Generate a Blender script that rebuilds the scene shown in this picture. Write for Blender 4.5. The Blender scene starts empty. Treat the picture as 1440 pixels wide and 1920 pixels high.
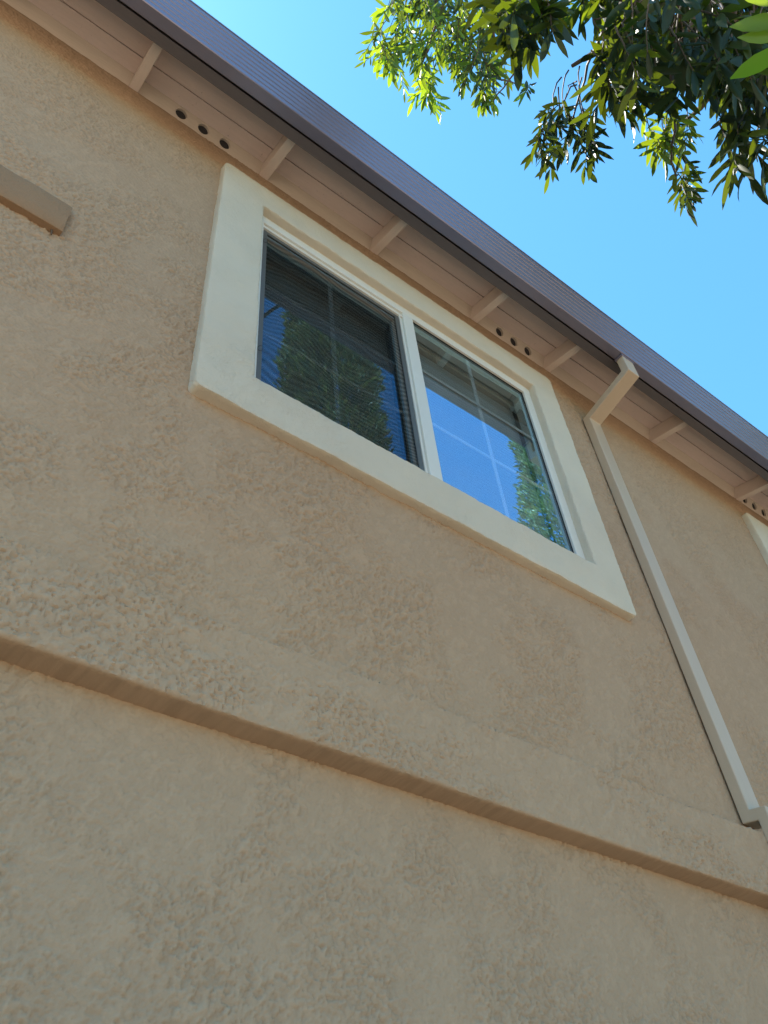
import bpy, bmesh, math, random
import numpy as np
from mathutils import Vector, Matrix, noise

random.seed(7); rng = np.random.default_rng(7)
scene = bpy.context.scene
S = 0.83333          # drawing units -> metres
HC = 1.55            # eye height of the photographer (m)
col = scene.collection

# ------------------------------------------------------------------ camera
cam_d = bpy.data.cameras.new('camera'); cam = bpy.data.objects.new('camera', cam_d); col.objects.link(cam)
cam_d.sensor_fit = 'VERTICAL'; cam_d.sensor_height = 36.0; cam_d.sensor_width = 27.0
cam_d.lens = 1627.8/1920*36.0
cam_d.clip_start = 0.05; cam_d.clip_end = 2000
yaw, tilt, roll = [math.radians(v) for v in (-42.2802, 136.2404, -6.3427)]
Rm = Matrix.Rotation(yaw, 4, 'Z') @ Matrix.Rotation(tilt, 4, 'X') @ Matrix.Rotation(roll, 4, 'Z')
cam.matrix_world = Matrix.Translation((0, 0, HC)) @ Rm
cam_d.dof.use_dof = False
scene.camera = cam

# ------------------------------------------------------------------ world, sun, exposure
SUN_EL = math.radians(68); SUN_AZ = math.radians(-22)     # azimuth from +Y towards +X
w = bpy.data.worlds.new('World'); scene.world = w; w.use_nodes = True
nt = w.node_tree; nt.nodes.clear()
sky = nt.nodes.new('ShaderNodeTexSky'); sky.sky_type = 'NISHITA'; sky.sun_disc = False
sky.sun_elevation = SUN_EL; sky.sun_rotation = SUN_AZ
sky.air_density = 1.0; sky.dust_density = 0.15; sky.ozone_density = 1.0
bg = nt.nodes.new('ShaderNodeBackground'); bg.inputs[1].default_value = 0.155
wo = nt.nodes.new('ShaderNodeOutputWorld')
tint = nt.nodes.new('ShaderNodeMix'); tint.data_type = 'RGBA'; tint.blend_type = 'MULTIPLY'; tint.inputs[0].default_value = 1.0
tint.inputs[7].default_value = (0.51, 0.99, 1.07, 1)
nt.links.new(sky.outputs[0], tint.inputs[6]); nt.links.new(tint.outputs[2], bg.inputs[0]); nt.links.new(bg.outputs[0], wo.inputs[0])
sd = bpy.data.lights.new('sun', 'SUN'); sd.energy = 5.0; sd.angle = math.radians(0.5); sd.color = (1, 0.95, 0.86)
sun = bpy.data.objects.new('sun', sd); col.objects.link(sun)
to_sun = Vector((math.sin(SUN_AZ)*math.cos(SUN_EL), math.cos(SUN_AZ)*math.cos(SUN_EL), math.sin(SUN_EL)))
sun.rotation_euler = to_sun.to_track_quat('Z', 'Y').to_euler(); sun.location = to_sun*30
scene.view_settings.view_transform = 'Standard'; scene.view_settings.look = 'None'
scene.view_settings.gamma = 1.0; scene.view_settings.use_curve_mapping = False
scene.view_settings.exposure = 1.17
scene.cycles.use_denoising = True; scene.cycles.denoising_prefilter = 'NONE'; scene.cycles.denoising_input_passes = 'RGB_ALBEDO_NORMAL'
scene.cycles.max_bounces = 8; scene.cycles.diffuse_bounces = 5; scene.cycles.glossy_bounces = 4
scene.cycles.transparent_max_bounces = 24; scene.cycles.transmission_bounces = 6
scene.cycles.caustics_reflective = False; scene.cycles.caustics_refractive = False
scene.cycles.sample_clamp_indirect = 6

# ------------------------------------------------------------------ materials
def new_mat(name):
    m = bpy.data.materials.new(name); m.use_nodes = True
    n = m.node_tree; b = n.nodes['Principled BSDF']
    return m, n, b
def N(n, t, **kw):
    x = n.nodes.new(t)
    for k, v in kw.items():
        if k.startswith('i_'): x.inputs[int(k[2:])].default_value = v
        else: setattr(x, k, v)
    return x
def ramp(n, src, stops):
    r = n.nodes.new('ShaderNodeValToRGB'); e = r.color_ramp.elements
    e[0].position, e[0].color = stops[0][0], (*stops[0][1], 1) if len(stops[0][1]) == 3 else stops[0][1]
    e[1].position, e[1].color = stops[-1][0], (*stops[-1][1], 1)
    for p, c in stops[1:-1]:
        k = e.new(p); k.color = (*c, 1)
    n.links.new(src, r.inputs[0]); return r
def noise_tex(n, vec, scale, detail=4, rough=0.55, dist=0.0):
    t = N(n, 'ShaderNodeTexNoise'); t.inputs['Scale'].default_value = scale; t.inputs['Detail'].default_value = detail
    t.inputs['Roughness'].default_value = rough; t.inputs['Distortion'].default_value = dist
    n.links.new(vec, t.inputs['Vector']); return t.outputs[0]
def math_n(n, op, a, b=None, c=None, clamp=False):
    x = n.nodes.new('ShaderNodeMath'); x.operation = op; x.use_clamp = clamp
    for i, v in enumerate((a, b, c)):
        if v is None: continue
        if isinstance(v, (int, float)): x.inputs[i].default_value = v
        else: n.links.new(v, x.inputs[i])
    return x.outputs[0]
def mix_rgb(n, fac, a, b, mode='MIX'):
    x = n.nodes.new('ShaderNodeMix'); x.data_type = 'RGBA'; x.blend_type = mode
    for sock, v in ((x.inputs[0], fac), (x.inputs[6], a), (x.inputs[7], b)):
        if isinstance(v, (int, float)): sock.default_value = v
        elif isinstance(v, tuple): sock.default_value = (*v, 1)
        else: n.links.new(v, sock)
    return x.outputs[2]
def smooth(n, src, a, b):
    x = n.nodes.new('ShaderNodeMapRange'); x.interpolation_type = 'SMOOTHSTEP'
    x.inputs[1].default_value = a; x.inputs[2].default_value = b
    n.links.new(src, x.inputs[0]); return x.outputs[0]

def stucco(name, c0, c1, bumpd=0.004, knock=1.0, lump=68.0, mask_bias=0.0, stain=None, grain=1.0):
    m, n, b = new_mat(name)
    tc = N(n, 'ShaderNodeTexCoord'); vec = tc.outputs['Object']
    geo = N(n, 'ShaderNodeNewGeometry').outputs['Position']
    vec = geo
    # a trowel drags the coat: warp the field by a slow noise and stretch it slightly along a diagonal
    wn = N(n, 'ShaderNodeTexNoise'); wn.inputs['Scale'].default_value = 1.3; wn.inputs['Detail'].default_value = 2
    n.links.new(vec, wn.inputs['Vector'])
    va = N(n, 'ShaderNodeVectorMath', operation='MULTIPLY_ADD'); n.links.new(wn.outputs[1], va.inputs[0])
    va.inputs[1].default_value = (0.25, 0.25, 0.25); n.links.new(vec, va.inputs[2])
    mp = N(n, 'ShaderNodeMapping'); mp.inputs['Rotation'].default_value = (0, math.radians(28), 0)
    mp.inputs['Scale'].default_value = (1.0, 1.0, 0.62)
    n.links.new(va.outputs[0], mp.inputs[0]); v2 = mp.outputs[0]
    big = noise_tex(n, vec, 2.1, 3, 0.6, 0.4)
    big2 = noise_tex(n, vec, 6.5, 3, 0.6, 0.3)
    maskv = math_n(n, 'ADD', math_n(n, 'MULTIPLY', big, 0.62), math_n(n, 'MULTIPLY', big2, 0.38))
    mask = smooth(n, maskv, 0.36-mask_bias, 0.66-mask_bias)
    k1 = noise_tex(n, v2, lump, 7, 0.66, 0.0)
    k2 = noise_tex(n, v2, lump*2.3, 5, 0.66, 0.0)
    plate = smooth(n, k1, 0.50, 0.565)
    k0 = noise_tex(n, v2, lump*0.33, 6, 0.6, 0.3); plate0 = math_n(n, 'MULTIPLY', smooth(n, k0, 0.50, 0.56), smooth(n, big2, 0.46, 0.60))
    plate2 = smooth(n, k2, 0.49, 0.60)
    fine = noise_tex(n, vec, 260, 3, 0.7)
    med = noise_tex(n, vec, 140, 5, 0.75)
    slow = noise_tex(n, vec, 4.0, 3, 0.5)
    kn = math_n(n, 'ADD', math_n(n, 'MULTIPLY', plate, 0.75), math_n(n, 'MULTIPLY', plate2, 0.38))
    h = math_n(n, 'MULTIPLY', kn, math_n(n, 'MULTIPLY_ADD', mask, 0.85*knock, 0.28*knock))
    h = math_n(n, 'ADD', h, math_n(n, 'MULTIPLY', plate0, 0.75*knock))
    h = math_n(n, 'ADD', h, math_n(n, 'MULTIPLY', fine, 0.22*grain))
    h = math_n(n, 'ADD', h, math_n(n, 'MULTIPLY', math_n(n, 'MULTIPLY_ADD', mask, 0.25, 0.35), math_n(n, 'MULTIPLY', med, 1.0*grain)))
    h = math_n(n, 'ADD', h, math_n(n, 'MULTIPLY', slow, 0.5))
    bp = N(n, 'ShaderNodeBump'); bp.inputs['Strength'].default_value = 1.0; bp.inputs['Distance'].default_value = bumpd
    n.links.new(h, bp.inputs['Height']); n.links.new(bp.outputs[0], b.inputs['Normal'])
    cv = noise_tex(n, vec, 3.3, 5, 0.6, 0.5)
    c = ramp(n, cv, [(0.3, c0), (0.7, c1)]).outputs[0]
    # crevice shade put into the colour between the trowelled plates
    dirt_shade = math_n(n, 'MULTIPLY', math_n(n, 'SUBTRACT', 1.0, kn, clamp=True), math_n(n, 'MULTIPLY', mask, 0.02*knock))
    c = mix_rgb(n, dirt_shade, c, tuple(0.55*x for x in c0))
    lf = N(n, 'ShaderNodeAttribute', attribute_name='lift')      # relief shade painted into the colour: low gaps darker, trowelled tops paler
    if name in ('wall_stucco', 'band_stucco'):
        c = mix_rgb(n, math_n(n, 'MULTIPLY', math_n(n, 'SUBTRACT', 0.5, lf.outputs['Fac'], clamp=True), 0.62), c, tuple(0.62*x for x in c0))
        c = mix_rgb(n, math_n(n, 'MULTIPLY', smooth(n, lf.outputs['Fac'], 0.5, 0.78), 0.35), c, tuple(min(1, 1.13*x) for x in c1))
    spk = smooth(n, fine, 0.62, 0.72)
    c = mix_rgb(n, math_n(n, 'MULTIPLY', spk, 0.06), c, tuple(0.5*x for x in c0))
    if stain:
        st = smooth(n, noise_tex(n, vec, 9, 5, 0.65, 0.8), 0.56, 0.72)
        c = mix_rgb(n, math_n(n, 'MULTIPLY', st, 0.35), c, stain)
    n.links.new(c, b.inputs['Base Color'])
    b.inputs['Roughness'].default_value = 0.93; b.inputs['Specular IOR Level'].default_value = 0.2
    return m
def paint(name, c, rough=0.5, bump=0.0008, scale=(1, 1, 1), nscale=40, var=0.12, spec=0.4, dirt_shade=None, metallic=0.0):
    m, n, b = new_mat(name)
    vec = N(n, 'ShaderNodeNewGeometry').outputs['Position']
    mp = N(n, 'ShaderNodeMapping'); mp.inputs['Scale'].default_value = scale; n.links.new(vec, mp.inputs[0])
    a = noise_tex(n, mp.outputs[0], nscale, 5, 0.6, 0.2)
    a2 = noise_tex(n, mp.outputs[0], nscale*0.12, 4, 0.6, 0.2)
    f = math_n(n, 'ADD', math_n(n, 'MULTIPLY', a, 0.4), math_n(n, 'MULTIPLY', a2, 0.6))
    cc = ramp(n, f, [(0.3, tuple(x*(1-var) for x in c)), (0.7, tuple(min(1, x*(1+var)) for x in c))]).outputs[0]
    if dirt_shade:
        d = smooth(n, noise_tex(n, vec, 60, 4, 0.7, 1.0), 0.66, 0.72)
        cc = mix_rgb(n, math_n(n, 'MULTIPLY', d, 0.6), cc, dirt_shade)
    n.links.new(cc, b.inputs['Base Color'])
    bp = N(n, 'ShaderNodeBump'); bp.inputs['Distance'].default_value = bump; n.links.new(a, bp.inputs['Height'])
    n.links.new(bp.outputs[0], b.inputs['Normal'])
    rr = math_n(n, 'MULTIPLY_ADD', a2, 0.2, rough-0.1); n.links.new(rr, b.inputs['Roughness'])
    b.inputs['Specular IOR Level'].default_value = spec; b.inputs['Metallic'].default_value = metallic
    return m

M = {}
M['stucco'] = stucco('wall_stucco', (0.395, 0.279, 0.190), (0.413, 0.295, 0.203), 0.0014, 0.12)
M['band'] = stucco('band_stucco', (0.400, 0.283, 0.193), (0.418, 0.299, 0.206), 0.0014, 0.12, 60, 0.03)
M['ledge'] = stucco('ledge_stucco', (0.28, 0.18, 0.11), (0.31, 0.20, 0.125), 0.003, 0.3)
M['trim'] = stucco('trim_stucco', (0.565, 0.508, 0.42), (0.60, 0.54, 0.45), 0.0012, 0.7, 66, stain=(0.60, 0.53, 0.42), grain=0.8)
M['soffit'] = paint('soffit_paint', (0.72, 0.60, 0.56), 0.6, 0.0012, (1, 9, 9), 14, 0.07, 0.3, (0.16, 0.11, 0.08))
M['wood'] = paint('rafter_paint', (0.69, 0.585, 0.525), 0.55, 0.0012, (6, 1, 6), 16, 0.07, 0.3)
M['block'] = paint('blocking_paint', (0.61, 0.52, 0.44), 0.6, 0.0012, (1, 6, 6), 18, 0.08, 0.3)
M['fascia'] = paint('fascia_paint', (0.095, 0.083, 0.090), 0.45, 0.0008, (1, 8, 8), 10, 0.12, 0.5)
M['gutter'] = paint('gutter_metal', (0.24, 0.225, 0.30), 0.32, 0.00003, (1, 6, 6), 6, 0.06, 0.6, None, 0.65)
M['downspout'] = paint('downspout_metal', (0.50, 0.395, 0.30), 0.33, 0.0003, (6, 6, 1), 8, 0.05, 0.5)
M['vinyl'] = paint('window_vinyl', (0.66, 0.655, 0.62), 0.35, 0.0002, (1, 1, 1), 20, 0.03, 0.5)
M['grid'] = paint('grid_white', (0.95, 0.95, 0.95), 0.4, 0.0001, (1, 1, 1), 20, 0.03, 0.5)
M['screenframe'] = paint('screen_frame_metal', (0.10, 0.10, 0.095), 0.4, 0.0002, (1, 1, 1), 30, 0.1, 0.5)
M['rubber'] = paint('black_rubber', (0.012, 0.012, 0.012), 0.5, 0.0001)
M['roof'] = paint('roof_shingle', (0.16, 0.12, 0.10), 0.9, 0.004, (1, 1, 1), 40, 0.3, 0.2)
M['dark'] = paint('attic_dark', (0.05, 0.04, 0.035), 0.9)
M['ventmesh'] = paint('vent_mesh_wire', (0.035, 0.032, 0.035), 0.8)
M['room'] = paint('room_plaster', (0.5, 0.48, 0.44), 0.8)
M['blind'] = paint('blind_slat', (0.62, 0.61, 0.58), 0.5, 0.0002, (1, 1, 1), 10, 0.05, 0.4)

def glass_mat(refl):
    m = bpy.data.materials.new('window_glass'); m.use_nodes = True; n = m.node_tree; n.nodes.clear()
    out = N(n, 'ShaderNodeOutputMaterial'); tr = N(n, 'ShaderNodeBsdfTransparent'); tr.inputs[0].default_value = (0.98, 1.0, 0.99, 1)
    gl = N(n, 'ShaderNodeBsdfGlossy'); gl.inputs['Roughness'].default_value = 0.004; gl.inputs[0].default_value = (0.34, 0.70, 1.0, 1)
    geo = N(n, 'ShaderNodeNewGeometry').outputs['Position']
    nn = noise_tex(n, geo, 5.0, 1, 0.4, 0.0)
    bp = N(n, 'ShaderNodeBump'); bp.inputs['Distance'].default_value = 0.0002; n.links.new(nn, bp.inputs['Height'])
    n.links.new(bp.outputs[0], gl.inputs['Normal'])
    fr = N(n, 'ShaderNodeLayerWeight'); fr.inputs[0].default_value = 0.5
    f = math_n(n, 'MULTIPLY_ADD', math_n(n, 'POWER', fr.outputs['Facing'], 3.0), 0.6, refl, clamp=True)
    bf = N(n, 'ShaderNodeNewGeometry').outputs['Backfacing']
    f = math_n(n, 'MULTIPLY', f, math_n(n, 'SUBTRACT', 1.0, bf))
    mx = N(n, 'ShaderNodeMixShader'); n.links.new(f, mx.inputs[0]); n.links.new(tr.outputs[0], mx.inputs[1]); n.links.new(gl.outputs[0], mx.inputs[2])
    n.links.new(mx.outputs[0], out.inputs[0]); return m
M['glass'] = glass_mat(0.47)
def screen_mat():
    m = bpy.data.materials.new('insect_mesh'); m.use_nodes = True; n = m.node_tree; n.nodes.clear()
    out = N(n, 'ShaderNodeOutputMaterial'); tr = N(n, 'ShaderNodeBsdfTransparent')
    df = N(n, 'ShaderNodeBsdfDiffuse'); df.inputs[0].default_value = (0.022, 0.022, 0.021, 1)
    geo = N(n, 'ShaderNodeNewGeometry').outputs['Position']
    # moire shimmer painted into the mesh opacity as wavy bands
    wn = N(n, 'ShaderNodeTexNoise'); wn.inputs['Scale'].default_value = 2.6; wn.inputs['Detail'].default_value = 1.5
    n.links.new(geo, wn.inputs['Vector'])
    va = N(n, 'ShaderNodeVectorMath', operation='MULTIPLY_ADD'); n.links.new(wn.outputs[1], va.inputs[0])
    va.inputs[1].default_value = (0.20, 0.10, 0.34); n.links.new(geo, va.inputs[2])
    wv = N(n, 'ShaderNodeTexWave'); wv.bands_direction = 'Z'; wv.inputs['Scale'].default_value = 11.0
    wv.inputs['Distortion'].default_value = 0.6; wv.inputs['Detail'].default_value = 0
    n.links.new(va.outputs[0], wv.inputs['Vector'])
    f = math_n(n, 'MULTIPLY_ADD', wv.outputs['Fac'], 0.14, 0.23)
    mx = N(n, 'ShaderNodeMixShader'); n.links.new(f, mx.inputs[0]); n.links.new(tr.outputs[0], mx.inputs[1]); n.links.new(df.outputs[0], mx.inputs[2])
    n.links.new(mx.outputs[0], out.inputs[0]); return m
M['screen'] = screen_mat()
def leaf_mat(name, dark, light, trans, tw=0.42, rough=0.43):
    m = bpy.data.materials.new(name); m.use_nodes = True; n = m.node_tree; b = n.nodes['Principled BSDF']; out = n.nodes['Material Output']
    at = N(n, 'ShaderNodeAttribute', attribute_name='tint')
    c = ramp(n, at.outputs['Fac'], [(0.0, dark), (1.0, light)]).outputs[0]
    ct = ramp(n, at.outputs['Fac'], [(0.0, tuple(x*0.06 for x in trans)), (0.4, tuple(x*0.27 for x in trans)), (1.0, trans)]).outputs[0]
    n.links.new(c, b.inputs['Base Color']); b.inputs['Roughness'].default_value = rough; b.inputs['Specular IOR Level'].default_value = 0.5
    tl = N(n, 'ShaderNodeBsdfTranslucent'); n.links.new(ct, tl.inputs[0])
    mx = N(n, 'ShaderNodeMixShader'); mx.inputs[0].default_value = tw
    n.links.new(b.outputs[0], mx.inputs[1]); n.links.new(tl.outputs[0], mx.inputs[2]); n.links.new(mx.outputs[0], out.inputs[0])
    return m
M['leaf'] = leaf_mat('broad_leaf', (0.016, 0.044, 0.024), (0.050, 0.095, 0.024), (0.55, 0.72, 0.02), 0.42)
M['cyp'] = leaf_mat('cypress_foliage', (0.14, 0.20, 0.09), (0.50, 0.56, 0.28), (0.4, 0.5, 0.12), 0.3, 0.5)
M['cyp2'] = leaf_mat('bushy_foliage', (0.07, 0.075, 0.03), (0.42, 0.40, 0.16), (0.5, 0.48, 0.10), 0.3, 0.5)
M['bark'] = paint('bark', (0.13, 0.095, 0.07), 0.85, 0.006, (3, 3, 1), 30, 0.35, 0.2)
M['twig'] = paint('twig_bark', (0.10, 0.075, 0.055), 0.7, 0.001, (1, 1, 1), 60, 0.25, 0.3)
M['ground'] = paint('dry_soil', (0.36, 0.25, 0.155), 0.95, 0.01, (1, 1, 1), 6, 0.25, 0.2)
M['path'] = paint('pale_concrete', (0.42, 0.315, 0.215), 0.85, 0.002, (1, 1, 1), 12, 0.10, 0.3)

# ------------------------------------------------------------------ helpers
def U(p): return Vector((p[0]*S, p[1]*S, p[2]*S + HC))
def link(o, parent=None):
    col.objects.link(o)
    if parent is not None: o.parent = parent
    return o
def tag(o, label=None, cat=None, group=None, kind=None):
    for k, v in (('label', label), ('category', cat), ('group', group), ('kind', kind)):
        if v: o[k] = v
    return o
def mesh_obj(name, verts, faces, mat, parent=None, origin=Vector((0, 0, 0)), smooth=False):
    """verts in metres (world); origin = world position of the parent chain"""
    me = bpy.data.meshes.new(name)
    me.from_pydata([tuple(Vector(v)-origin) for v in verts], [], faces); me.update()
    me.materials.append(mat)
    if smooth:
        for p in me.polygons: p.use_smooth = True
        me.set_sharp_from_angle(angle=math.radians(38))
    return link(bpy.data.objects.new(name, me), parent)
class MB:
    """collects shapes given in drawing units"""
    def __init__(s): s.v = []; s.f = []
    def add(s, vs, fs):
        o = len(s.v); s.v += [tuple(v) for v in vs]; s.f += [tuple(i+o for i in f) for f in fs]
    def box(s, x0, x1, y0, y1, z0, z1):
        s.add([(x0,y0,z0),(x1,y0,z0),(x1,y1,z0),(x0,y1,z0),(x0,y0,z1),(x1,y0,z1),(x1,y1,z1),(x0,y1,z1)],
              [(0,3,2,1),(4,5,6,7),(0,1,5,4),(1,2,6,5),(2,3,7,6),(3,0,4,7)])
    def prism_x(s, prof, x0, x1, nx=1):
        """closed (y,z) profile swept along x, clockwise or not"""
        k = len(prof); vs = []; fs = []
        for i in range(nx+1):
            x = x0+(x1-x0)*i/nx; vs += [(x, y, z) for y, z in prof]
        for i in range(nx):
            for j in range(k):
                a, b = i*k+j, i*k+(j+1) % k
                fs.append((a, b, b+k, a+k))
        fs.append(tuple(range(k))[::-1]); fs.append(tuple(nx*k+j for j in range(k)))
        s.add(vs, fs)
    def build(s, name, mat, parent=None, origin=Vector((0, 0, 0)), bevel=0.0, smooth=False, seg=2, jitter=None):
        vs = [U(v) for v in s.v]
        if jitter: vs = [jitter(v) for v in vs]
        o = mesh_obj(name, vs, s.f, mat, parent, origin, smooth)
        bm = bmesh.new(); bm.from_mesh(o.data); bmesh.ops.recalc_face_normals(bm, faces=bm.faces); bm.to_mesh(o.data); bm.free()
        if smooth: o.data.set_sharp_from_angle(angle=math.radians(38))
        if bevel:
            md = o.modifiers.new('bevel', 'BEVEL'); md.width = bevel*S; md.segments = seg; md.limit_method = 'ANGLE'; md.harden_normals = False
        return o
def jit(amp, sc, amp2=0.0, sc2=60):
    def f(v):
        d = noise.noise_vector(v*sc)*amp
        if amp2: d += noise.noise_vector(v*sc2)*amp2
        return v+d
    return f

# ---- trowelled coat as real relief: random fields on a grid (metres)
def field(nx, nz, dx, lo, hi, beta, seed, ang=0.0, stretch=1.0):
    g = np.random.default_rng(seed); w_ = np.fft.rfft2(g.standard_normal((nz, nx)))
    fz = np.fft.fftfreq(nz, dx)[:, None]; fx = np.fft.rfftfreq(nx, dx)[None, :]
    c_, s_ = math.cos(ang), math.sin(ang); u = (fx*c_+fz*s_)*stretch; v = (-fx*s_+fz*c_)/stretch
    f = np.sqrt(u*u+v*v)+1e-6
    amp = f**(-beta)*np.exp(-(f*lo)**2*0.9)*(1-np.exp(-(f*hi)**2))
    a = np.fft.irfft2(w_*amp, s=(nz, nx)); return (a-a.mean())/a.std()
def sst(a, lo, hi): t = np.clip((a-lo)/(hi-lo), 0, 1); return t*t*(3-2*t)
RDX = 0.0034; RX0, RX1, RZ0, RZ1 = -0.85, 5.75, -1.45, 4.505        # drawing units
RNX = int((RX1-RX0)*S/RDX)+1; RNZ = int((RZ1-RZ0)*S/RDX)+1
def coat_height(nx, nz, dx, seed, rough=1.0):
    big = sst(field(nx, nz, dx, 0.10, 0.9, 1.4, seed+1), -0.9, 0.9)
    way = sst(field(nx, nz, dx, 0.15, 1.2, 1.5, seed+2), -0.8, 0.8)
    a = field(nx, nz, dx, 0.0045, 0.055, 1.30, seed+3, math.radians(60), 1.25)
    b = field(nx, nz, dx, 0.0045, 0.035, 1.2, seed+4, math.radians(-20), 1.15)
    p1 = sst(a*way+b*(1-way)*1.1, -0.62, 0.0)                     # plates with narrow gaps between them
    p2 = sst(field(nx, nz, dx, 0.005, 0.016, 0.9, seed+5), -0.5, 0.9)
    p0 = sst(field(nx, nz, dx, 0.008, 0.10, 1.4, seed+6, math.radians(50), 1.3), 0.35, 0.75)
    grain = field(nx, nz, dx, 0.004, 0.010, 0.4, seed+7)
    slow = field(nx, nz, dx, 0.12, 1.0, 1.6, seed+8)
    k = 0.36+0.64*big
    h = rough*(0.0030*p1*k+0.0019*p2*k+0.0016*p0*(0.4+0.6*big)+0.00060*grain)+0.0012*slow
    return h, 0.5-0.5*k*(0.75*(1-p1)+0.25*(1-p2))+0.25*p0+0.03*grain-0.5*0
YW = 1.65
house_org = Vector((1.7*S, YW*S, 0))
house = link(bpy.data.objects.new('stucco_house', None)); house.location = house_org
tag(house, 'beige stucco two storey house with a white trimmed window under brown eaves', 'house')

# ------------------------------------------------------------------ ground
def sheet(name, x0, x1, y0, y1, z, mat, n=1):
    o = mesh_obj(name, [(x0,y0,z),(x1,y0,z),(x1,y1,z),(x0,y1,z)], [(0,1,2,3)], mat); tag(o, kind='structure'); return o
sheet('ground', -400, 400, -400, 400, 0, M['ground'])
sheet('path', -30, 40, -6.0, 1.36, 0.004, M['path'])

# ------------------------------------------------------------------ walls of the house
X0, X1, YB = -7.0, 15.0, 11.0
ZG = -HC/S; ZT = 4.51
WIN_DX = 4.256
OX0, OX1, OZ0, OZ1 = 0.90, 2.733, 2.652, 4.083      # clear opening inside the trim
mb = MB()
yb = YW+0.16
xs = [X0, OX0, OX1, OX0+WIN_DX, OX1+WIN_DX, X1]
mb.box(X0, X1, YW, yb, ZG, OZ0); mb.box(X0, X1, YW, yb, OZ1, ZT)
for a, b in ((0, 1), (2, 3), (4, 5)): mb.box(xs[a], xs[b], YW, yb, OZ0, OZ1)
wall = mb.build('front_wall', M['stucco'], house, house_org)
mb = MB(); mb.box(X0, X0+0.16, yb, YB, ZG, ZT); mb.box(X1-0.16, X1, yb, YB, ZG, ZT); mb.box(X0, X1, YB, YB+0.16, ZG, ZT)
mb.build('side_wall', M['stucco'], house, house_org)
# the coat itself over the part of the wall near the window
Hc, Lc = coat_height(RNX, RNZ, RDX, 11)
gx = np.linspace(RX0*S, RX1*S, RNX); gz = np.linspace(RZ0*S+HC, RZ1*S+HC, RNZ)
GX, GZ = np.meshgrid(gx, gz)
edge = np.minimum(np.minimum(GX-gx[0], gx[-1]-GX), GZ-gz[0]); Hc = Hc*np.clip(edge/0.03, 0, 1)
co = np.stack([GX, YW*S-0.0030-Hc, GZ], -1)-np.array(house_org)
idx = np.arange(RNX*RNZ).reshape(RNZ, RNX)
ccx, ccz = (GX[:-1, :-1]+RDX/2)/S, (GZ[:-1, :-1]+RDX/2-HC)/S
keep = np.ones(ccx.shape, bool)
for dx in (0, WIN_DX): keep &= ~((ccx > OX0-0.02+dx) & (ccx < OX1+0.02+dx) & (ccz > OZ0-0.02) & (ccz < OZ1+0.02))
Q = np.stack([idx[:-1, :-1], idx[:-1, 1:], idx[1:, 1:], idx[1:, :-1]], -1)[keep].astype(np.int32)
me = bpy.data.meshes.new('stucco_coat'); me.vertices.add(RNX*RNZ); me.vertices.foreach_set('co', co.reshape(-1))
me.loops.add(Q.size); me.loops.foreach_set('vertex_index', Q.ravel()); me.polygons.add(len(Q))
me.polygons.foreach_set('loop_start', np.arange(0, Q.size, 4, dtype=np.int32)); me.polygons.foreach_set('loop_total', np.full(len(Q), 4, np.int32))
me.polygons.foreach_set('use_smooth', np.ones(len(Q), bool)); at = me.attributes.new('lift', 'FLOAT', 'POINT'); at.data.foreach_set('value', np.clip(Lc, 0, 1).astype(np.float32).ravel())
me.update(); me.materials.append(M['stucco'])
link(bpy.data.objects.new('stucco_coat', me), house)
del co, Q, keep
# lumpy bead of coat where the wall meets the eave blocking
mb = MB(); nx = 500
mb.prism_x([(YW-0.007, ZT-0.02), (YW-0.009, ZT-0.006), (YW-0.004, ZT+0.004), (YW+0.02, ZT+0.006), (YW+0.02, ZT-0.03), (YW-0.001, ZT-0.034)], -2, 9, nx)
mb.build('coat_edge', M['stucco'], house, house_org, smooth=True, jitter=jit(0.0025, 14, 0.001, 70))
# rooms behind the windows and the attic floor
mb = MB()
for dx in (0, WIN_DX):
    a, b, c, d, y0, y1 = OX0-0.5+dx, OX1+0.5+dx, OZ0-0.9, OZ1+0.25, yb, yb+3.2
    v = [(a,y0,c),(b,y0,c),(b,y1,c),(a,y1,c),(a,y0,d),(b,y0,d),(b,y1,d),(a,y1,d)]
    mb.add(v, [(0,1,2,3),(4,7,6,5),(1,5,6,2),(2,6,7,3),(3,7,4,0)])
o = mb.build('room_lining', M['room'], house, house_org)
mb = MB(); mb.box(X0+0.2, X1-0.2, YW+0.30, YB-0.1, ZT+0.02, ZT+0.05); mb.build('attic_floor', M['dark'], house, house_org)

# belly band: a plastered ledge running along the wall
def rounded(prof_pts): return prof_pts
bandp = [(YW+0.004,1.186),(1.600,1.188),(1.580,1.1895),(1.5765,1.1915),(1.575,1.196),(1.574,1.24),(1.575,1.28),(1.574,1.32),(1.575,1.36),(1.576,1.40),(1.575,1.44),(1.576,1.4505),(1.579,1.4535),(YW+0.004,1.4538)]
bx0, bx1 = -0.9, 5.8; nbx = int((bx1-bx0)*S/0.004); zt, zb = 1.4505, 1.196; nbz = int((zt-zb)*S/0.004)
front = [(1.575, zb+(zt-zb)*i/nbz) for i in range(nbz+1)]
bp_ = [(YW+0.004, 1.186), (1.600, 1.188), (1.588, 1.189), (1.5795, 1.1898), (1.5762, 1.192)]+front+[(1.5765, 1.4528), (1.580, 1.4540), (YW+0.004, 1.462)]
Hb, Lb = coat_height(nbx+1, 128, 0.004, 77, 1.0); kb = len(bp_)
bw = MB(); bw.prism_x(bp_, bx0, bx1, nbx)
lowf = jit(0.0024, 2.6, 0.0010, 45)
V_ = [U(v) for v in bw.v]; V2 = []
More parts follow.
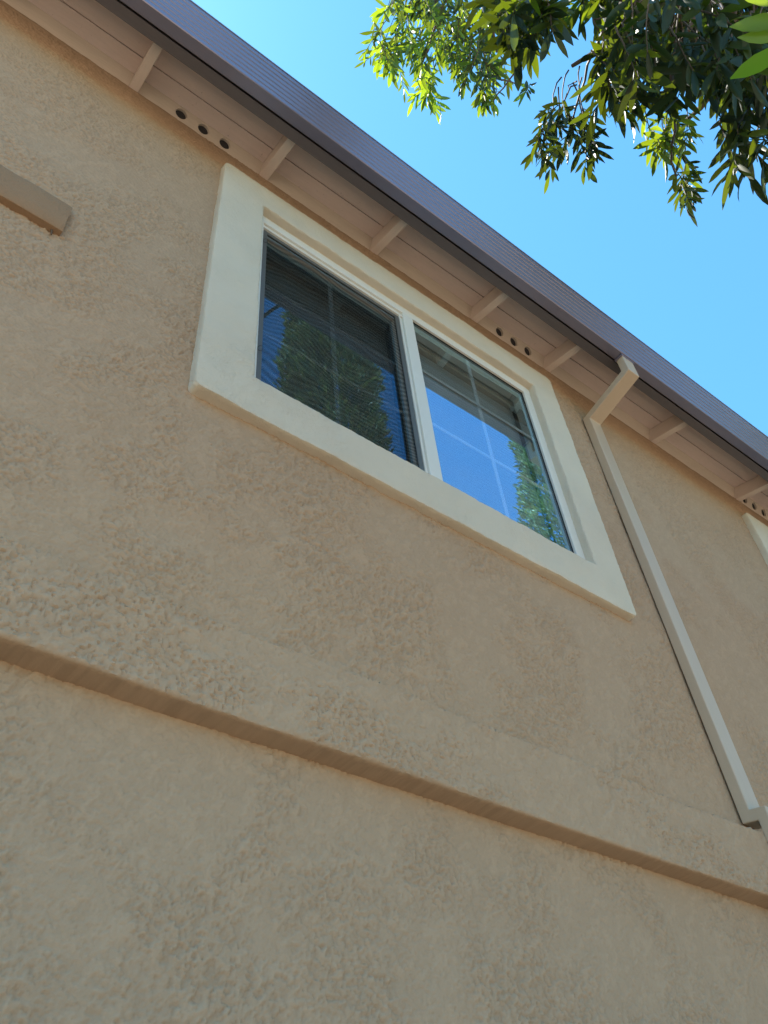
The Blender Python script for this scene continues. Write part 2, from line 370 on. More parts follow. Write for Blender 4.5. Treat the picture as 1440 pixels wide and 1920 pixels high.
for i, v in enumerate(V_):
    c_, j_ = divmod(i, kb); o_ = lowf(v)
    if 3 <= j_ <= kb-2: o_ = o_+Vector((0, -Hb[min(127, j_), c_]*min(1, 0.25+0.25*(j_-3)), 1.2*(Hb[100, c_]-0.002) if j_ > kb-5 else 0))
    V2.append(o_)
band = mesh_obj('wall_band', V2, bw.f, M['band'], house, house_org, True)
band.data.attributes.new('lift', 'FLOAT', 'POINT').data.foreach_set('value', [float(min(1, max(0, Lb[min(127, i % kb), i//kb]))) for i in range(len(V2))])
for a_, b_ in ((X0, bx0), (bx1, X1)):
    bw = MB(); bw.prism_x(bandp, a_, b_, 60); bw.build('wall_band', M['band'], house, house_org, smooth=True)
# short plaster ledge on the left
lp = [(YW+0.004,2.903),(1.632,2.903),(1.616,2.904),(1.6125,2.909),(1.6115,2.98),(1.612,3.04),(1.613,3.085),(1.619,3.099),(1.632,3.104),(YW+0.004,3.108)]
mb = MB(); nx = 160; k = len(lp); vs = []; fs = []
for i in range(nx+1):
    x = -2.6 + (0.130+2.6)*i/nx; e = max(0.0, (x-0.118)/0.012)
    for y, z in lp:
        sh = 1-0.05*e*e
        vs.append((x, YW+(y-YW)*sh, 3.006+(z-3.006)*(1-0.015*e*e)))
for i in range(nx):
    for j in range(k): a, b = i*k+j, i*k+(j+1) % k; fs.append((a, b, b+k, a+k))
fs.append(tuple(nx*k+j for j in range(k))); fs.append(tuple(range(k))[::-1]); mb.add(vs, fs)
ledge = mb.build('wall_ledge', M['ledge'], house, house_org, smooth=True, jitter=jit(0.0022, 11, 0.0012, 60))
tag(ledge, 'short darker brown plaster ledge with a rounded end')
mb = MB()
for t in range(6):
    z = 2.905-0.006*t; r = 0.0042-0.0004*t; ring = [(0.098+r*math.cos(a)+0.001*t, 1.634+r*math.sin(a), z) for a in [q*math.pi/4 for q in range(8)]]
    o0 = len(mb.v); mb.v += ring
    if t: mb.f += [(o0-8+q, o0-8+(q+1) % 8, o0+(q+1) % 8, o0+q) for q in range(8)]
mb.f.append(tuple(range(len(mb.v)-8, len(mb.v))))
drip = mb.build('caulk_drip', M['bark'], ledge, house_org, smooth=True)

# ------------------------------------------------------------------ window
def build_window():
    org = U(((OX0+OX1)/2, YW, OZ0))
    fr = MB()
    yf, ybk = 1.645, 1.735
    G0, G1 = 1.852, 2.677            # right-hand fixed light
    fr.box(OX0-0.02, OX1+0.02, yf, ybk, 4.020, OZ1+0.02)                # head
    fr.box(OX0-0.02, OX1+0.02, yf, ybk, OZ0-0.02, 2.716)                # sill
    fr.box(OX0-0.02, 0.929, yf, ybk, 2.716, 4.020)                      # left jamb
    fr.box(G1, OX1+0.02, yf, ybk, 2.716, 4.020)                         # right jamb
    fr.box(1.783, G0, yf, ybk, 2.716, 4.020)                            # meeting post
    fr.box(1.757, 1.764, yf+0.001, 1.70, 2.716, 3.972)                  # track lips beside the screen
    fr.box(1.764, 1.783, yf+0.011, 1.70, 2.716, 3.972)
    fr.box(0.929, 1.783, yf+0.001, 1.70, 3.972, 3.984)
    fr.box(0.929, 1.783, yf+0.012, 1.70, 3.984, 4.020)
    # sash of the sliding light
    fr.box(0.929, 1.757, 1.672, 1.71, 3.935, 3.972); fr.box(0.929, 1.757, 1.672, 1.71, 2.716, 2.76)
    fr.box(0.929, 0.955, 1.672, 1.71, 2.76, 3.935); fr.box(1.732, 1.757, 1.672, 1.71, 2.76, 3.935)
    win = fr.build('window', M['vinyl'], None, org, bevel=0.0022)
    win.parent = house; win.location = org-house_org
    tag(win, 'white sliding window with a dark insect screen over its left half')
    # panes
    g = MB(); g.box(G0-0.006, G1+0.006, 1.664, 1.668, 2.71, 4.026); g.build('glass_pane', M['glass'], win, org)
    g = MB(); g.box(0.95, 1.737, 1.686, 1.690, 2.755, 3.94); g.build('glass_pane', M['glass'], win, org)
    # gasket lines
    gk = MB()
    for a, b, c, d in ((G0, G0+0.0025, 2.716, 4.020), (G1-0.0035, G1, 2.716, 4.020), (G0+0.0025, G1-0.0035, 4.0165, 4.020)): gk.box(a, b, 1.657, 1.663, c, d)
    gk.build('gasket', M['rubber'], win, org)
    # white bars between the panes
    b = MB()
    b.box(2.2645-0.0125, 2.2645+0.0125, 1.6705, 1.676, 2.716, 4.020)
    for z in (3.602, 3.168): b.box(G0, 2.252, 1.6705, 1.676, z-0.0115, z+0.0115); b.box(2.277, G1, 1.6705, 1.676, z-0.0115, z+0.0115)
    b.build('glazing_bars', M['grid'], win, org, bevel=0.002)
    b = MB()
    b.box(1.346-0.0125, 1.346+0.0125, 1.692, 1.697, 2.76, 3.935)
    for z in (3.54, 3.15): b.box(0.955, 1.3335, 1.692, 1.697, z-0.0115, z+0.0115); b.box(1.3585, 1.732, 1.692, 1.697, z-0.0115, z+0.0115)
    b.build('glazing_bars', M['grid'], win, org, bevel=0.002)
    # insect screen
    sf = MB(); y0, y1 = 1.6495, 1.661
    sf.box(0.931, 0.953, y0, y1, 2.70, 3.955); sf.box(1.728, 1.754, y0, y1, 2.70, 3.955)
    sf.box(0.953, 1.728, y0, y1, 3.932, 3.955); sf.box(0.953, 1.728, y0, y1, 2.70, 2.724)
    s_ = sf.build('screen_frame', M['screenframe'], win, org, bevel=0.002)
    sc = MB(); sc.box(0.950, 1.731, 1.6535, 1.6545, 2.72, 3.935); sc.build('screen_mesh', M['screen'], win, org)
    sp = MB()      # dark spline along the left edge of the screen
    sp.box(0.9295, 0.9312, 1.651, 1.66, 2.72, 3.965)
    sp.build('screen_seal', M['rubber'], win, org)
    for z in (2.925, 3.835):
        t = MB(); n_ = 20; pts = []
        for q in range(n_):
            a = 2*math.pi*q/n_; pts.append(Vector((0.940+0.009*math.cos(a), 1.6485-0.007-0.006*math.cos(a), z+0.018*math.sin(a))))
        for q in range(n_):
            p = pts[q]; d = (pts[(q+1) % n_]-pts[q-1]).normalized(); e1 = d.cross(Vector((0, 1, 0.3))).normalized(); e2 = d.cross(e1)
            t.v += [tuple(p+0.0012*(math.cos(r)*e1+math.sin(r)*e2)) for r in (0, 1.57, 3.14, 4.71)]
        for q in range(n_):
            for r in range(4): t.f.append((q*4+r, q*4+(r+1) % 4, ((q+1) % n_)*4+(r+1) % 4, ((q+1) % n_)*4+r))
        t.build('pull_tab', M['rubber'], win, org, smooth=True)
    # blinds hanging inside
    for (a, b_, ytop) in ((0.95, 1.76, 1.76), (1.86, 2.70, 1.76)):
        bl = MB(); bl.box(a, b_, ytop-0.012, ytop+0.035, 3.985, 4.045)
        z = 3.965
        while z > 2.70:
            n_ = 4; vs = []
            for q in range(n_+1):
                u = q/n_-0.5; ang = math.radians(85)
                yy = ytop+0.012+u*0.030*math.cos(ang); zz = z+u*0.030*math.sin(ang)+0.0012*(0.25-u*u)*4
                vs += [(a+0.004, yy, zz), (b_-0.004, yy, zz)]
            bl.add(vs, [(2*q, 2*q+1, 2*q+3, 2*q+2) for q in range(n_)])
            z -= 0.0262
        bl.build('window_blind', M['blind'], win, org, smooth=False)
    # plaster surround with soft edges
    ix0, ix1, iz0, iz1 = OX0, OX1, OZ0, OZ1; ox0, ox1, oz0, oz1 = 0.674, 2.934, 2.428, 4.294
    ri, ro = 0.010, 0.026
    def loop(x0, x1, z0, z1, r):
        segs = []
        cs = [((x1-r, z0+r), -90), ((x1-r, z1-r), 0), ((x0+r, z1-r), 90), ((x0+r, z0+r), 180)]
        out = []
        counts = [int((ox1-ox0)/0.013), int((oz1-oz0)/0.013)]*2
        starts = [(x0+r, z0), (x1, z0+r), (x1-r, z1), (x0, z1-r)]; ends = [(x1-r, z0), (x1, z1-r), (x0+r, z1), (x0, z0+r)]
        for s_i in range(4):
            n_ = counts[s_i]
            for q in range(n_): t = q/n_; out.append((starts[s_i][0]*(1-t)+ends[s_i][0]*t, starts[s_i][1]*(1-t)+ends[s_i][1]*t))
            c, a0 = cs[s_i]
            for q in range(5): a = math.radians(a0+90*q/5); out.append((c[0]+r*math.cos(a), c[1]+r*math.sin(a)))
        return out
    Li, Lo = loop(ix0, ix1, iz0, iz1, ri), loop(ox0, ox1, oz0, oz1, ro)
    prof = [(1.0, 1.656), (1.0, 1.640), (1.0, 1.620), (0.998, 1.607), (0.987, 1.6012), (0.94, 1.6)] + [(f, 1.600) for f in (0.86, 0.78, 0.70, 0.62, 0.54, 0.46, 0.38, 0.30, 0.22, 0.14)] + [(0.07, 1.6), (0.022, 1.601), (0.003, 1.6055), (0.0, 1.616), (0.0, 1.632), (0.0, 1.655)]
    k = len(prof); vs = []; fs = []; n_ = len(Li)
    for (a, b2) in zip(Li, Lo):
        for f, y in prof: vs.append((a[0]+(b2[0]-a[0])*f, y, a[1]+(b2[1]-a[1])*f))
    for i in range(n_):
        j2 = (i+1) % n_
        for j in range(k-1): fs.append((i*k+j, i*k+j+1, j2*k+j+1, j2*k+j))
    t = MB(); t.add(vs, fs)
    t.build('window_trim', M['trim'], win, org, smooth=True, jitter=jit(0.0030, 9, 0.0019, 60))
    return win
win = build_window()
def copy_tree(o, parent):
    c = o.copy(); col.objects.link(c); c.parent = parent
    for ch in list(o.children): copy_tree(ch, c)
    return c
win2 = copy_tree(win, house); win2.location = win.location + Vector((WIN_DX*S, 0, 0))
win2['label'] = 'white trimmed window at the right edge, mostly out of the photo'

# ------------------------------------------------------------------ eaves
RX = [-1.94, -1.22, -0.53, 0.201, 0.933, 1.657, 2.413, 3.035, 4.075, 5.05, 6.0, 6.9, 7.8]   # right faces of the rafter tails
SL = 0.25
def zr(y): return 4.505-SL*(YW-y)        # underside of rafters
def zs(y): return 4.613-SL*(YW-y)        # underside of boards
mb = MB(); rw = 0.048
prof = [(YW+0.25, zr(YW+0.25)), (1.354, zr(1.354)), (1.354, zs(1.354)-0.001), (YW+0.25, zs(YW+0.25)-0.001)]
mb.prism_x(prof, -rw, 0, 1)
r0 = mb.build('rafter', M['wood'], house, house_org, bevel=0.003)
r0.location = (RX[0]*S, 0, 0)
for x in RX[1:]:
    r = r0.copy(); col.objects.link(r); r.parent = house; r.location = (x*S, 0, 0)
# soffit boards
edges = [YW+0.30, YW+0.035, 1.5138, 1.365, 1.30]
mb = MB(); gap = 0.0022
for a, b in zip(edges[:-1], edges[1:]):
    a_, b_ = a-gap, b+gap
    mb.prism_x([(a_, zs(a_)+0.003), (a_-0.003, zs(a_-0.003)), (b_+0.003, zs(b_+0.003)), (b_, zs(b_)+0.003), (b_, zs(b_)+0.022), (a_, zs(a_)+0.022)], -3.0, 9.0, 1)
mb.build('soffit', M['soffit'], house, house_org)
# roof covering
mb = MB(); yr = (YW+YB)/2
mb.prism_x([(1.20, zs(1.20)+0.024), (yr, zs(yr)+0.024), (yr, zs(yr)+0.075), (1.20, zs(1.20)+0.06)], X0-0.4, X1+0.4, 1)
zz = lambda y: zs(2*yr-y)
mb.prism_x([(yr+0.001, zs(yr)+0.024), (YB+0.5, zz(YB+0.5)+0.024), (YB+0.5, zz(YB+0.5)+0.075), (yr+0.001, zs(yr)+0.075)], X0-0.4, X1+0.4, 1)
for xx in (X0, X1-0.16): mb.prism_x([(YW, ZT), (YB, ZT), (YB, zz(YB)+0.02), (yr, zs(yr)+0.02), (YW, zs(YW)+0.02)], xx, xx+0.16, 1)
mb.build('roof', M['roof'], house, house_org)
# blocking boards between the rafters, square to the roof slope, some drilled for vents
UB = Vector((-0.0424, 0.0926)); HB = UB.length; UB.normalize(); NB = Vector((UB.y, -UB.x))     # along the board, into the attic
def tilt(mb_, t0=YW+0.003, z0_=ZT-0.004):
    mb_.v = [(x, t0+UB.x*z+NB.x*y, z0_+UB.y*z+NB.y*y) for x, y, z in mb_.v]; return mb_
def blocking(x0, x1, holes):
    z0, z1, t = -0.004, HB+0.004, 0.045; bm = MB()
    if not holes: bm.box(x0, x1, 0, t, z0, z1)
    else:
        h = 0.056; zc = 0.062; r = 0.030; cur = x0
        for c in holes:
            a, b = c-h, c+h
            bm.box(cur, a, 0, t, z0, z1); cur = b; ns = 32; o0 = len(bm.v)
            for q in range(ns):
                an = 2*math.pi*(q+0.5)/ns; ca, sa = math.cos(an), math.sin(an)
                tx = h/abs(ca) if abs(ca) > 1e-6 else 9; tz = ((z1-zc) if sa > 0 else (zc-z0))/abs(sa) if abs(sa) > 1e-6 else 9
                tt = min(tx, tz)
                bm.v += [(c+tt*ca, 0, zc+tt*sa), (c+r*ca, 0, zc+r*sa), (c+r*ca, 0.016, zc+r*sa)]
            for q in range(ns):
                a1, b1 = o0+3*q, o0+3*((q+1) % ns)
                bm.f += [(a1, b1, b1+1, a1+1), (a1+1, b1+1, b1+2, a1+2)]
            for cxn, czn in ((a, z0), (b, z0), (b, z1), (a, z1)):
                an = math.atan2(czn-zc, cxn-c) % (2*math.pi); q = int(an/(2*math.pi)*ns-0.5) % ns
                bm.v.append((cxn, 0, czn)); bm.f.append((len(bm.v)-1, o0+3*((q+1) % ns), o0+3*q))
        bm.box(cur, x1, 0, t, z0, z1)
    return tilt(bm)
holes = {3: (0.420, 0.545, 0.668), 6: (2.600, 2.722, 2.844), 9: (5.13, 5.252, 5.374)}
for i in range(len(RX)-1):
    hs = holes.get(i)
    b = blocking(RX[i]+0.0005, RX[i+1]-rw-0.0005, hs).build('vented_blocking' if hs else 'blocking_board', M['block'], house, house_org)
    for c in hs or ():
        d = MB(); d.v = [(c+0.0315*math.cos(q*math.pi/12), 0.0155, 0.062+0.0315*math.sin(q*math.pi/12)) for q in range(24)]; d.f = [tuple(range(24))]; tilt(d)
        d.build('vent_mesh', M['ventmesh'], b, house_org)
# fascia
mb = MB(); mb.prism_x([(1.300, 4.36), (1.354, 4.36), (1.354, 4.556), (1.300, 4.542)], -4, 10, 1)
mb.build('fascia_board', M['fascia'], house, house_org, bevel=0.003)
# gutter with a ribbed face
fy0, fz0, fy1, fz1 = 1.225, 4.350, 1.150, 4.526
outer = [(1.287, 4.515), (1.287, 4.352), (1.284, 4.350), (1.229, 4.349)]
nr = 7; nx_, nz_ = -(fz1-fz0), (fy1-fy0); L_ = math.hypot(nx_, nz_); ny, nzn = -(fz1-fz0)/L_, (fy1-fy0)/L_
for i in range(nr):
    for (u, d) in ((0.06, 0.0), (0.5, 0.0), (0.62, 0.0032), (0.94, 0.0032)):
        t = (i+u)/nr; outer.append((fy0+(fy1-fy0)*t - ny*d*1.0, fz0+(fz1-fz0)*t - nzn*d))
outer += [(fy1, fz1), (fy1-0.002, fz1+0.004), (fy1+0.004, fz1+0.007), (fy1+0.014, fz1+0.005)]
th = 0.003
inner = [(fy1+0.014, fz1+0.002), (fy1+0.006, fz1), (fy0+0.006, fz0+th+0.003), (1.284, 4.353), (1.284, 4.515)]
mb = MB(); mb.prism_x(outer+inner, -4, 10, 1)
gut = mb.build('gutter', M['gutter'], house, house_org)

# ------------------------------------------------------------------ downspout
def pipe(path, x0, x1, t):
    """path of (y,z) centres, mitred rectangular tube"""
    P = [Vector(p) for p in path]; vs = []; fs = []
    for i, p in enumerate(P):
        d1 = (P[i]-P[i-1]).normalized() if i else (P[1]-P[0]).normalized()
        d2 = (P[i+1]-P[i]).normalized() if i < len(P)-1 else d1
        n1 = Vector((-d1.y, d1.x)); n2 = Vector((-d2.y, d2.x)); m = (n1+n2).normalized(); m *= (t/2)/max(0.3, m.dot(n1))
        a, b = p+m, p-m
        vs += [(x0, a.x, a.y), (x1, a.x, a.y), (x1, b.x, b.y), (x0, b.x, b.y)]
    for i in range(len(P)-1):
        for j in range(4): a = 4*i+j; b = 4*i+(j+1) % 4; fs.append((a, b, b+4, a+4))
    fs += [(0, 1, 2, 3), tuple(4*(len(P)-1)+j for j in (3, 2, 1, 0))]
    m_ = MB(); m_.add(vs, fs); return m_
pp = pipe([(1.262, 4.352), (1.262, 4.214), (1.612, 4.117), (1.612, 1.540), (1.545, 1.526), (1.545, ZG+0.15), (1.40, ZG+0.06)], 3.205, 3.303, 0.050)
ds = pp.build('downspout', M['downspout'], house, house_org, bevel=0.005, seg=3)
mb = MB(); mb.box(3.196, 3.312, 1.232, 1.292, 4.336, 4.351); mb.build('outlet_collar', M['gutter'], ds, house_org, bevel=0.003)

# ------------------------------------------------------------------ foliage tools
f_px = 1627.8
def ray(px, py):
    d = Rm.to_3x3() @ Vector(((px-720)/f_px, -(py-960)/f_px, -1.0)); return d.normalized()
def cam_at(px, py, dist): return Vector((0, 0, HC)) + ray(px, py)*dist
class Leaves:
    def __init__(s, rows=5): s.P = []; s.rows = rows; s.tint = []
    def add(s, p, d, up, L, W, bend, fold, tint): s.P.append((*p, *d, *up, L, W, bend, fold, tint))
    def build(s, name, mat, parent, origin):
        A = np.array(s.P, dtype=float); n = len(A); R = s.rows
        p = A[:, 0:3]; d = A[:, 3:6]; up = A[:, 6:9]; L, W, bend, fold, tint = A[:, 9], A[:, 10], A[:, 11], A[:, 12], A[:, 13]
        d /= np.linalg.norm(d, axis=1)[:, None]; side = np.cross(d, up); side /= (np.linalg.norm(side, axis=1)[:, None]+1e-9)
        nn = np.cross(side, d)
        V = np.zeros((n, R*3, 3)); ts = np.linspace(0, 1, R)
        for i, t in enumerate(ts):
            wd = W*(np.sin(math.pi*min(1, 0.06+0.94*t**1.35))**0.8)*0.5 if 0 < i < R-1 else W*(0.06 if i == 0 else 0.03)
            c = p + d*(L*t)[:, None] - nn*(bend*L*t*t)[:, None]
            V[:, 3*i] = c - side*wd[:, None] + nn*(fold*wd)[:, None]
            V[:, 3*i+1] = c
            V[:, 3*i+2] = c + side*wd[:, None] + nn*(fold*wd)[:, None]
        F = []
        for i in range(R-1):
            for j in (0, 1): a = 3*i+j; F.append((a, a+1, a+4, a+3))
        F = np.array(F); FF = (F[None] + (np.arange(n)*R*3)[:, None, None]).reshape(-1, 4)
        VV = V.reshape(-1, 3)-np.array(origin)
        me = bpy.data.meshes.new(name); me.vertices.add(len(VV)); me.vertices.foreach_set('co', VV.ravel())
        me.loops.add(FF.size); me.loops.foreach_set('vertex_index', FF.ravel().astype(np.int32))
        me.polygons.add(len(FF)); me.polygons.foreach_set('loop_start', np.arange(0, FF.size, 4, dtype=np.int32))
        me.polygons.foreach_set('loop_total', np.full(len(FF), 4, dtype=np.int32)); me.polygons.foreach_set('use_smooth', np.ones(len(FF), dtype=bool))
        at = me.attributes.new('tint', 'FLOAT', 'POINT'); at.data.foreach_set('value', np.repeat(tint, R*3))
        me.update(); me.validate(); me.materials.append(mat)
        return link(bpy.data.objects.new(name, me), parent)
class Tubes:
    def __init__(s, ns=6): s.v = []; s.f = []; s.ns = ns
    def add(s, pts, rad):
        k = s.ns; o = len(s.v); pts = [Vector(p) for p in pts]
        for i, p in enumerate(pts):
            d = (pts[min(i+1, len(pts)-1)]-pts[max(i-1, 0)]).normalized()
            e1 = d.cross(Vector((0.3, 0.9, 0.1))).normalized(); e2 = d.cross(e1)
            for q in range(k): a = 2*math.pi*q/k; s.v.append(p+rad[i]*(math.cos(a)*e1+math.sin(a)*e2))
        for i in range(len(pts)-1):
            for q in range(k): s.f.append((o+i*k+q, o+i*k+(q+1) % k, o+(i+1)*k+(q+1) % k, o+(i+1)*k+q))
        s.f.append(tuple(o+(len(pts)-1)*k+q for q in range(k))); s.f.append(tuple(o+q for q in range(k))[::-1])
    def build(s, name, mat, parent, origin): return mesh_obj(name, s.v, s.f, mat, parent, origin, True)
def bez(a, b, sag, n, wob=0.0):
    out = []
    for i in range(n+1):
        t = i/n; p = a.lerp(b, t) + Vector((0, 0, sag*4*t*(1-t)))
        if wob and 0 < i < n: p += Vector([random.uniform(-wob, wob) for _ in range(3)])
        out.append(p)
    return out
UPV = Vector((0, 0, 1))
def rvec():
    v = Vector([random.gauss(0, 1) for _ in range(3)]); return v.normalized()

# ------------------------------------------------------------------ broad-leaved tree overhead
T0 = Vector((5.5, -0.6, 0.0))
tree = link(bpy.data.objects.new('broadleaf_tree', None)); tree.location = T0
tag(tree, 'broad leaved evergreen tree whose long green leaves hang over from the top right', 'tree')
lv = Leaves(6); tw = Tubes(5); lb = Tubes(8)
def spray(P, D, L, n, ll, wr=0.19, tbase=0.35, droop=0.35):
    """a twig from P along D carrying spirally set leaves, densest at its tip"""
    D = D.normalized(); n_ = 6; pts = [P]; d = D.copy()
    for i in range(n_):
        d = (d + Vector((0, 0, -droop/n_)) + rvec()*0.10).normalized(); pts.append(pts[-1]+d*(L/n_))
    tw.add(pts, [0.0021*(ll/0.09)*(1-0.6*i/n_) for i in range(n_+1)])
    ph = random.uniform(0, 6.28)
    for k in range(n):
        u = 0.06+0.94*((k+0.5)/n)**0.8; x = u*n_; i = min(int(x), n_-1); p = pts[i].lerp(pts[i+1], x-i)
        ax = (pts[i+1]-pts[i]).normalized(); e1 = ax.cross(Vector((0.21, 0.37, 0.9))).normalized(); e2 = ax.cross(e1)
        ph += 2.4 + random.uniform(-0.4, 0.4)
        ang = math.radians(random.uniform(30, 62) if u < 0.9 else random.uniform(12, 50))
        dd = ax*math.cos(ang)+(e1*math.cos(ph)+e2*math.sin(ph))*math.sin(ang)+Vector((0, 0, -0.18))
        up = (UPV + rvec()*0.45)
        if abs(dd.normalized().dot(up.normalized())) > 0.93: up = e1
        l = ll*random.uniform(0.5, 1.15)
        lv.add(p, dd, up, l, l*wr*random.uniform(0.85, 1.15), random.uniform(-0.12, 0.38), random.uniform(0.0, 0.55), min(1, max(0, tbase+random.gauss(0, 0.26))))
    return pts
# image-space down direction at the tree, as a world vector: hanging twigs
def region(px, py, rx, ry, d0, d1, n, ll, L, nl, hang=0.5, tint=0.35, toward=None, wr=0.19):
    c = cam_at(px, py, (d0+d1)/2)
    hub = cam_at(px+rx*0.3, py-ry*1.2-60, (d0+d1)/2+0.15) if toward is None else toward
    for _ in range(n):
        a = random.uniform(0, 6.283); r = math.sqrt(random.random())
        P = cam_at(px+rx*r*math.cos(a), py+ry*r*math.sin(a), random.uniform(d0, d1))
        out = (P-hub).normalized()
        D = out*0.9+rvec()*0.55+Vector((0, 0, -hang))
        s0 = P-D.normalized()*L*0.6
        spray(s0, D, L, nl, ll, wr, tint)
        if random.random() < 0.5:
            tw.add(bez(hub.lerp(s0, 0.35)+rvec()*0.03, s0, 0.02, 4, 0.006), [0.0024, 0.0022, 0.002, 0.0018, 0.0016])
    return hub
hubs = []
# far, small-looking sunlit sprays at the left of the foliage
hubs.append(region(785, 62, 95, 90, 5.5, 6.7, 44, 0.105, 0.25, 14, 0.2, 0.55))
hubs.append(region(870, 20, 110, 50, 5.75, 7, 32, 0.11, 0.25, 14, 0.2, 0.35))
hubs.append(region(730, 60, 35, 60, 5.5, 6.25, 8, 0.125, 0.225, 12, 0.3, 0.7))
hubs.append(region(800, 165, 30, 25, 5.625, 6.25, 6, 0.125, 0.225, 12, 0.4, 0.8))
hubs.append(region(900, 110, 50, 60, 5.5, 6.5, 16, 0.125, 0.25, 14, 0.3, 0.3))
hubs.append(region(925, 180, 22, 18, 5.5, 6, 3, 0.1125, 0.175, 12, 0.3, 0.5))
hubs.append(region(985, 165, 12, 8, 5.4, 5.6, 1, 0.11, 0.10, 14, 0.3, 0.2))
# nearer drooping bunches; mostly low tint, canopy shade put into the leaf colour
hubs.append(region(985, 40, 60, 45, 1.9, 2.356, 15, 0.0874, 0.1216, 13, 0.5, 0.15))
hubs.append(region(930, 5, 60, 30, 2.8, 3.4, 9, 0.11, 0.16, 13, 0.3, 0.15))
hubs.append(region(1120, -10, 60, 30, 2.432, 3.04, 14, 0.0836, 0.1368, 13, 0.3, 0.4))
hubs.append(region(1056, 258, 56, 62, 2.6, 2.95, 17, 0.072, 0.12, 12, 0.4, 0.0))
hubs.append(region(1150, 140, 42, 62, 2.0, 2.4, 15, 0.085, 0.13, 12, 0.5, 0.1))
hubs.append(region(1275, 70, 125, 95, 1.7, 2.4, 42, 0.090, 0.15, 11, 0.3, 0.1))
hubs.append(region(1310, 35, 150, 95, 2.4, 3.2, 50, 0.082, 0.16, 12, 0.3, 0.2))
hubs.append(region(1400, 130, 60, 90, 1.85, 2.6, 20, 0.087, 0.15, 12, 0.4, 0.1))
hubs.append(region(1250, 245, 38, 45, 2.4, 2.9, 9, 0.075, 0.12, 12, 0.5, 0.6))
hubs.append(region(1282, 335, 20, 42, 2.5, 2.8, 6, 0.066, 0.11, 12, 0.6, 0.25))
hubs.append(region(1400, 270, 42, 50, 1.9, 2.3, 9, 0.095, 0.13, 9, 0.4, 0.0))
# very near bright leaves at the right margin
for (px, py, ax, ay, l) in ((1500, 25, -1, 0.22, 0.15), (1495, 60, -1, 0.12, 0.13), (1490, 75, -0.9, 0.55, 0.15), (1500, 5, -1, -0.1, 0.14)):
    l *= 0.66; P = cam_at(px+8, py, 1.5); Q = cam_at(px+ax*100, py+ay*100, 1.52)
    lv.add(P, (Q-P).normalized(), (UPV*0.6+Vector((0.1, 0.5, 0))), l, l*0.26, 0.05, 0.15, 1.0)
# canopy beyond the top of the picture
hubs.append(region(1250, -260, 330, 180, 2.128, 3.496, 110, 0.0912, 0.1824, 13, 0.2, 0.3))
# limbs running back to the trunk
crown_c = Vector((3.35, -1.75, 5.6))
knot = Vector((2.6, -0.35, HC+2.6)); fork = cam_at(1250, -130, 2.2); bend = cam_at(1700, -120, 2.6)
lb.add(bez(knot, bend, 0.03, 6, 0.02), [0.034-0.002*i for i in range(7)]); lb.add(bez(bend, fork, 0.03, 6, 0.02), [0.022-0.001*i for i in range(7)])
lb.add(bez(T0+Vector((-0.1, 0.05, 3.4)), knot, 0.35, 10, 0.03), [0.075-0.0045*i for i in range(11)])
for h in hubs:
    st = (bend.lerp(fork, random.random()) if (h-Vector((0, 0, HC))).length < 4.0 else fork)
    lb.add(bez(st, h, 0.03 if st is not fork else 1.0, 9, 0.02), [0.022-0.0018*i for i in range(10)])
# stems that can be seen among the leaves
for (a, b, r) in (((1340, -60, 2.2), (1290, 60, 2.05), 0.010), ((1290, 60, 2.05), (1262, 105, 2.0), 0.007), ((1262, 105, 2.0), (1268, 330, 2.6), 0.005), ((870, -80, 6.0), (790, 120, 6.0), 0.011), ((1000, 100, 5.7), (925, 190, 5.7), 0.007), ((1130, 60, 2.3), (1065, 270, 2.75), 0.004), ((940, 150, 5.7), (985, 160, 5.5), 0.006), ((1420, 100, 2.2), (1400, 270, 2.1), 0.005)):
    A, B = cam_at(*a), cam_at(*b); tw.add(bez(A, B, 0.02, 7, 0.008), [r*(1-0.07*i) for i in range(8)])
trunk = Tubes(14)
tp = [T0+Vector((0, 0, -0.1)), T0+Vector((0.02, 0.03, 0.6)), T0+Vector((-0.04, 0.05, 1.8)), T0+Vector((-0.05, 0.02, 3.0)), T0+Vector((0.0, -0.03, 3.9)), T0+Vector((0.03, -0.05, 4.5))]
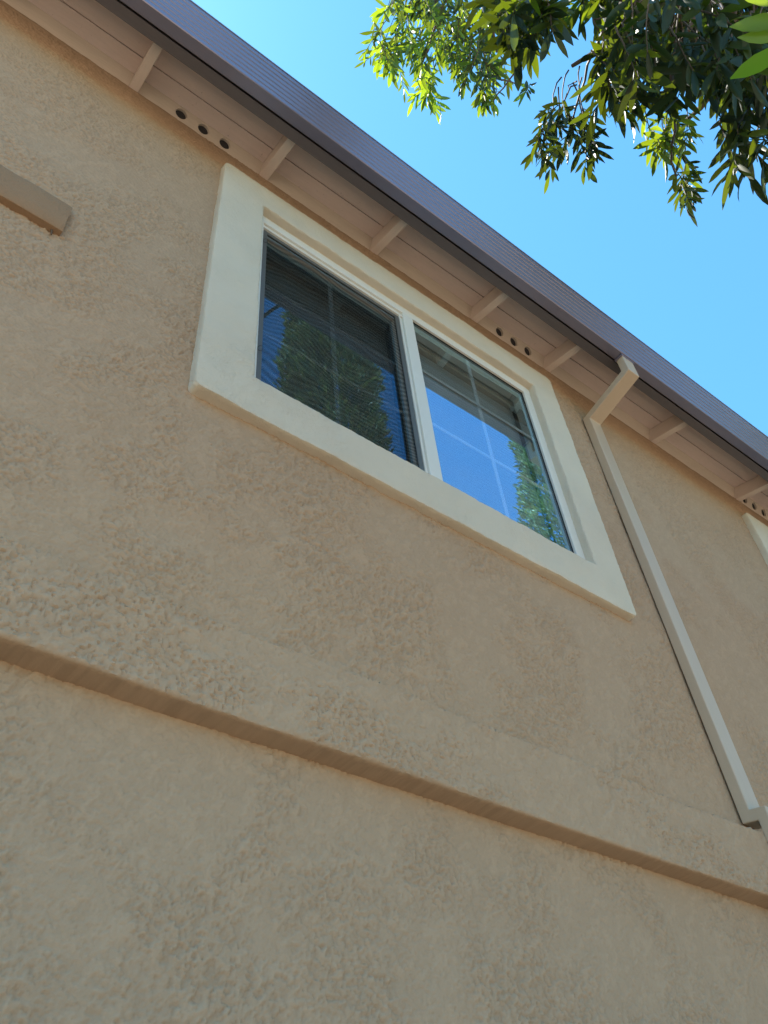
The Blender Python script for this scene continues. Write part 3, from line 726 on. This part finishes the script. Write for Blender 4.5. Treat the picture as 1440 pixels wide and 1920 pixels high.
trunk.add(tp, [0.24, 0.17, 0.145, 0.125, 0.10, 0.05])
trunk.build('trunk', M['bark'], tree, T0); o_ = len(lb.v); lb.v += tw.v; lb.f += [tuple(i+o_ for i in f) for f in tw.f]; lb.build('branches', M['twig'], tree, T0)
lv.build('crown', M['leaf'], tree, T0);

# ------------------------------------------------------------------ cypress across the yard, mirrored in the right pane
def cypress(x, y, H, R, n, label, mat=None, big=1.0):
    T = Vector((x, y, 0)); e = link(bpy.data.objects.new('cypress_tree', None)); e.location = T; tag(e, label, 'tree')
    t = Tubes(10); t.add([T+Vector((0, 0, z)) for z in (-0.1, 1, H*0.5, H*0.96)], [0.16, 0.13, 0.07, 0.01]); t.build('trunk', M['bark'], e, T)
    L = Leaves(3)
    for _ in range(n):
        z = 0.5+(H-0.5)*random.random(); a = random.uniform(0, 6.283)
        r = R*min(1, (z/1.6))*(1-max(0, (z/H-0.45)/0.55)**1.7)
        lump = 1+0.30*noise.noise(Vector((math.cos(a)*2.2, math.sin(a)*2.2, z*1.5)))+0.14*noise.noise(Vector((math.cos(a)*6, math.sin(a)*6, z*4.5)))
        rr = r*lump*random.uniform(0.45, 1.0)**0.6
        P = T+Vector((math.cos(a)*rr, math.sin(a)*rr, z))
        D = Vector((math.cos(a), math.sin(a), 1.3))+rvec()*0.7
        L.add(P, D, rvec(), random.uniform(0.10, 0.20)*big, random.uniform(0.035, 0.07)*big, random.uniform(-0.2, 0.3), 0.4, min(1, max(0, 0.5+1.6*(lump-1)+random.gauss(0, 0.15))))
    L.build('crown', mat or M['cyp'], e, T); return e
# mirror image of the eye stands at y = 2*1.664*S
my = 2*1.666*S
def mirrored(az, dist): a = math.radians(az); return dist*math.sin(a), my-dist*math.cos(a)
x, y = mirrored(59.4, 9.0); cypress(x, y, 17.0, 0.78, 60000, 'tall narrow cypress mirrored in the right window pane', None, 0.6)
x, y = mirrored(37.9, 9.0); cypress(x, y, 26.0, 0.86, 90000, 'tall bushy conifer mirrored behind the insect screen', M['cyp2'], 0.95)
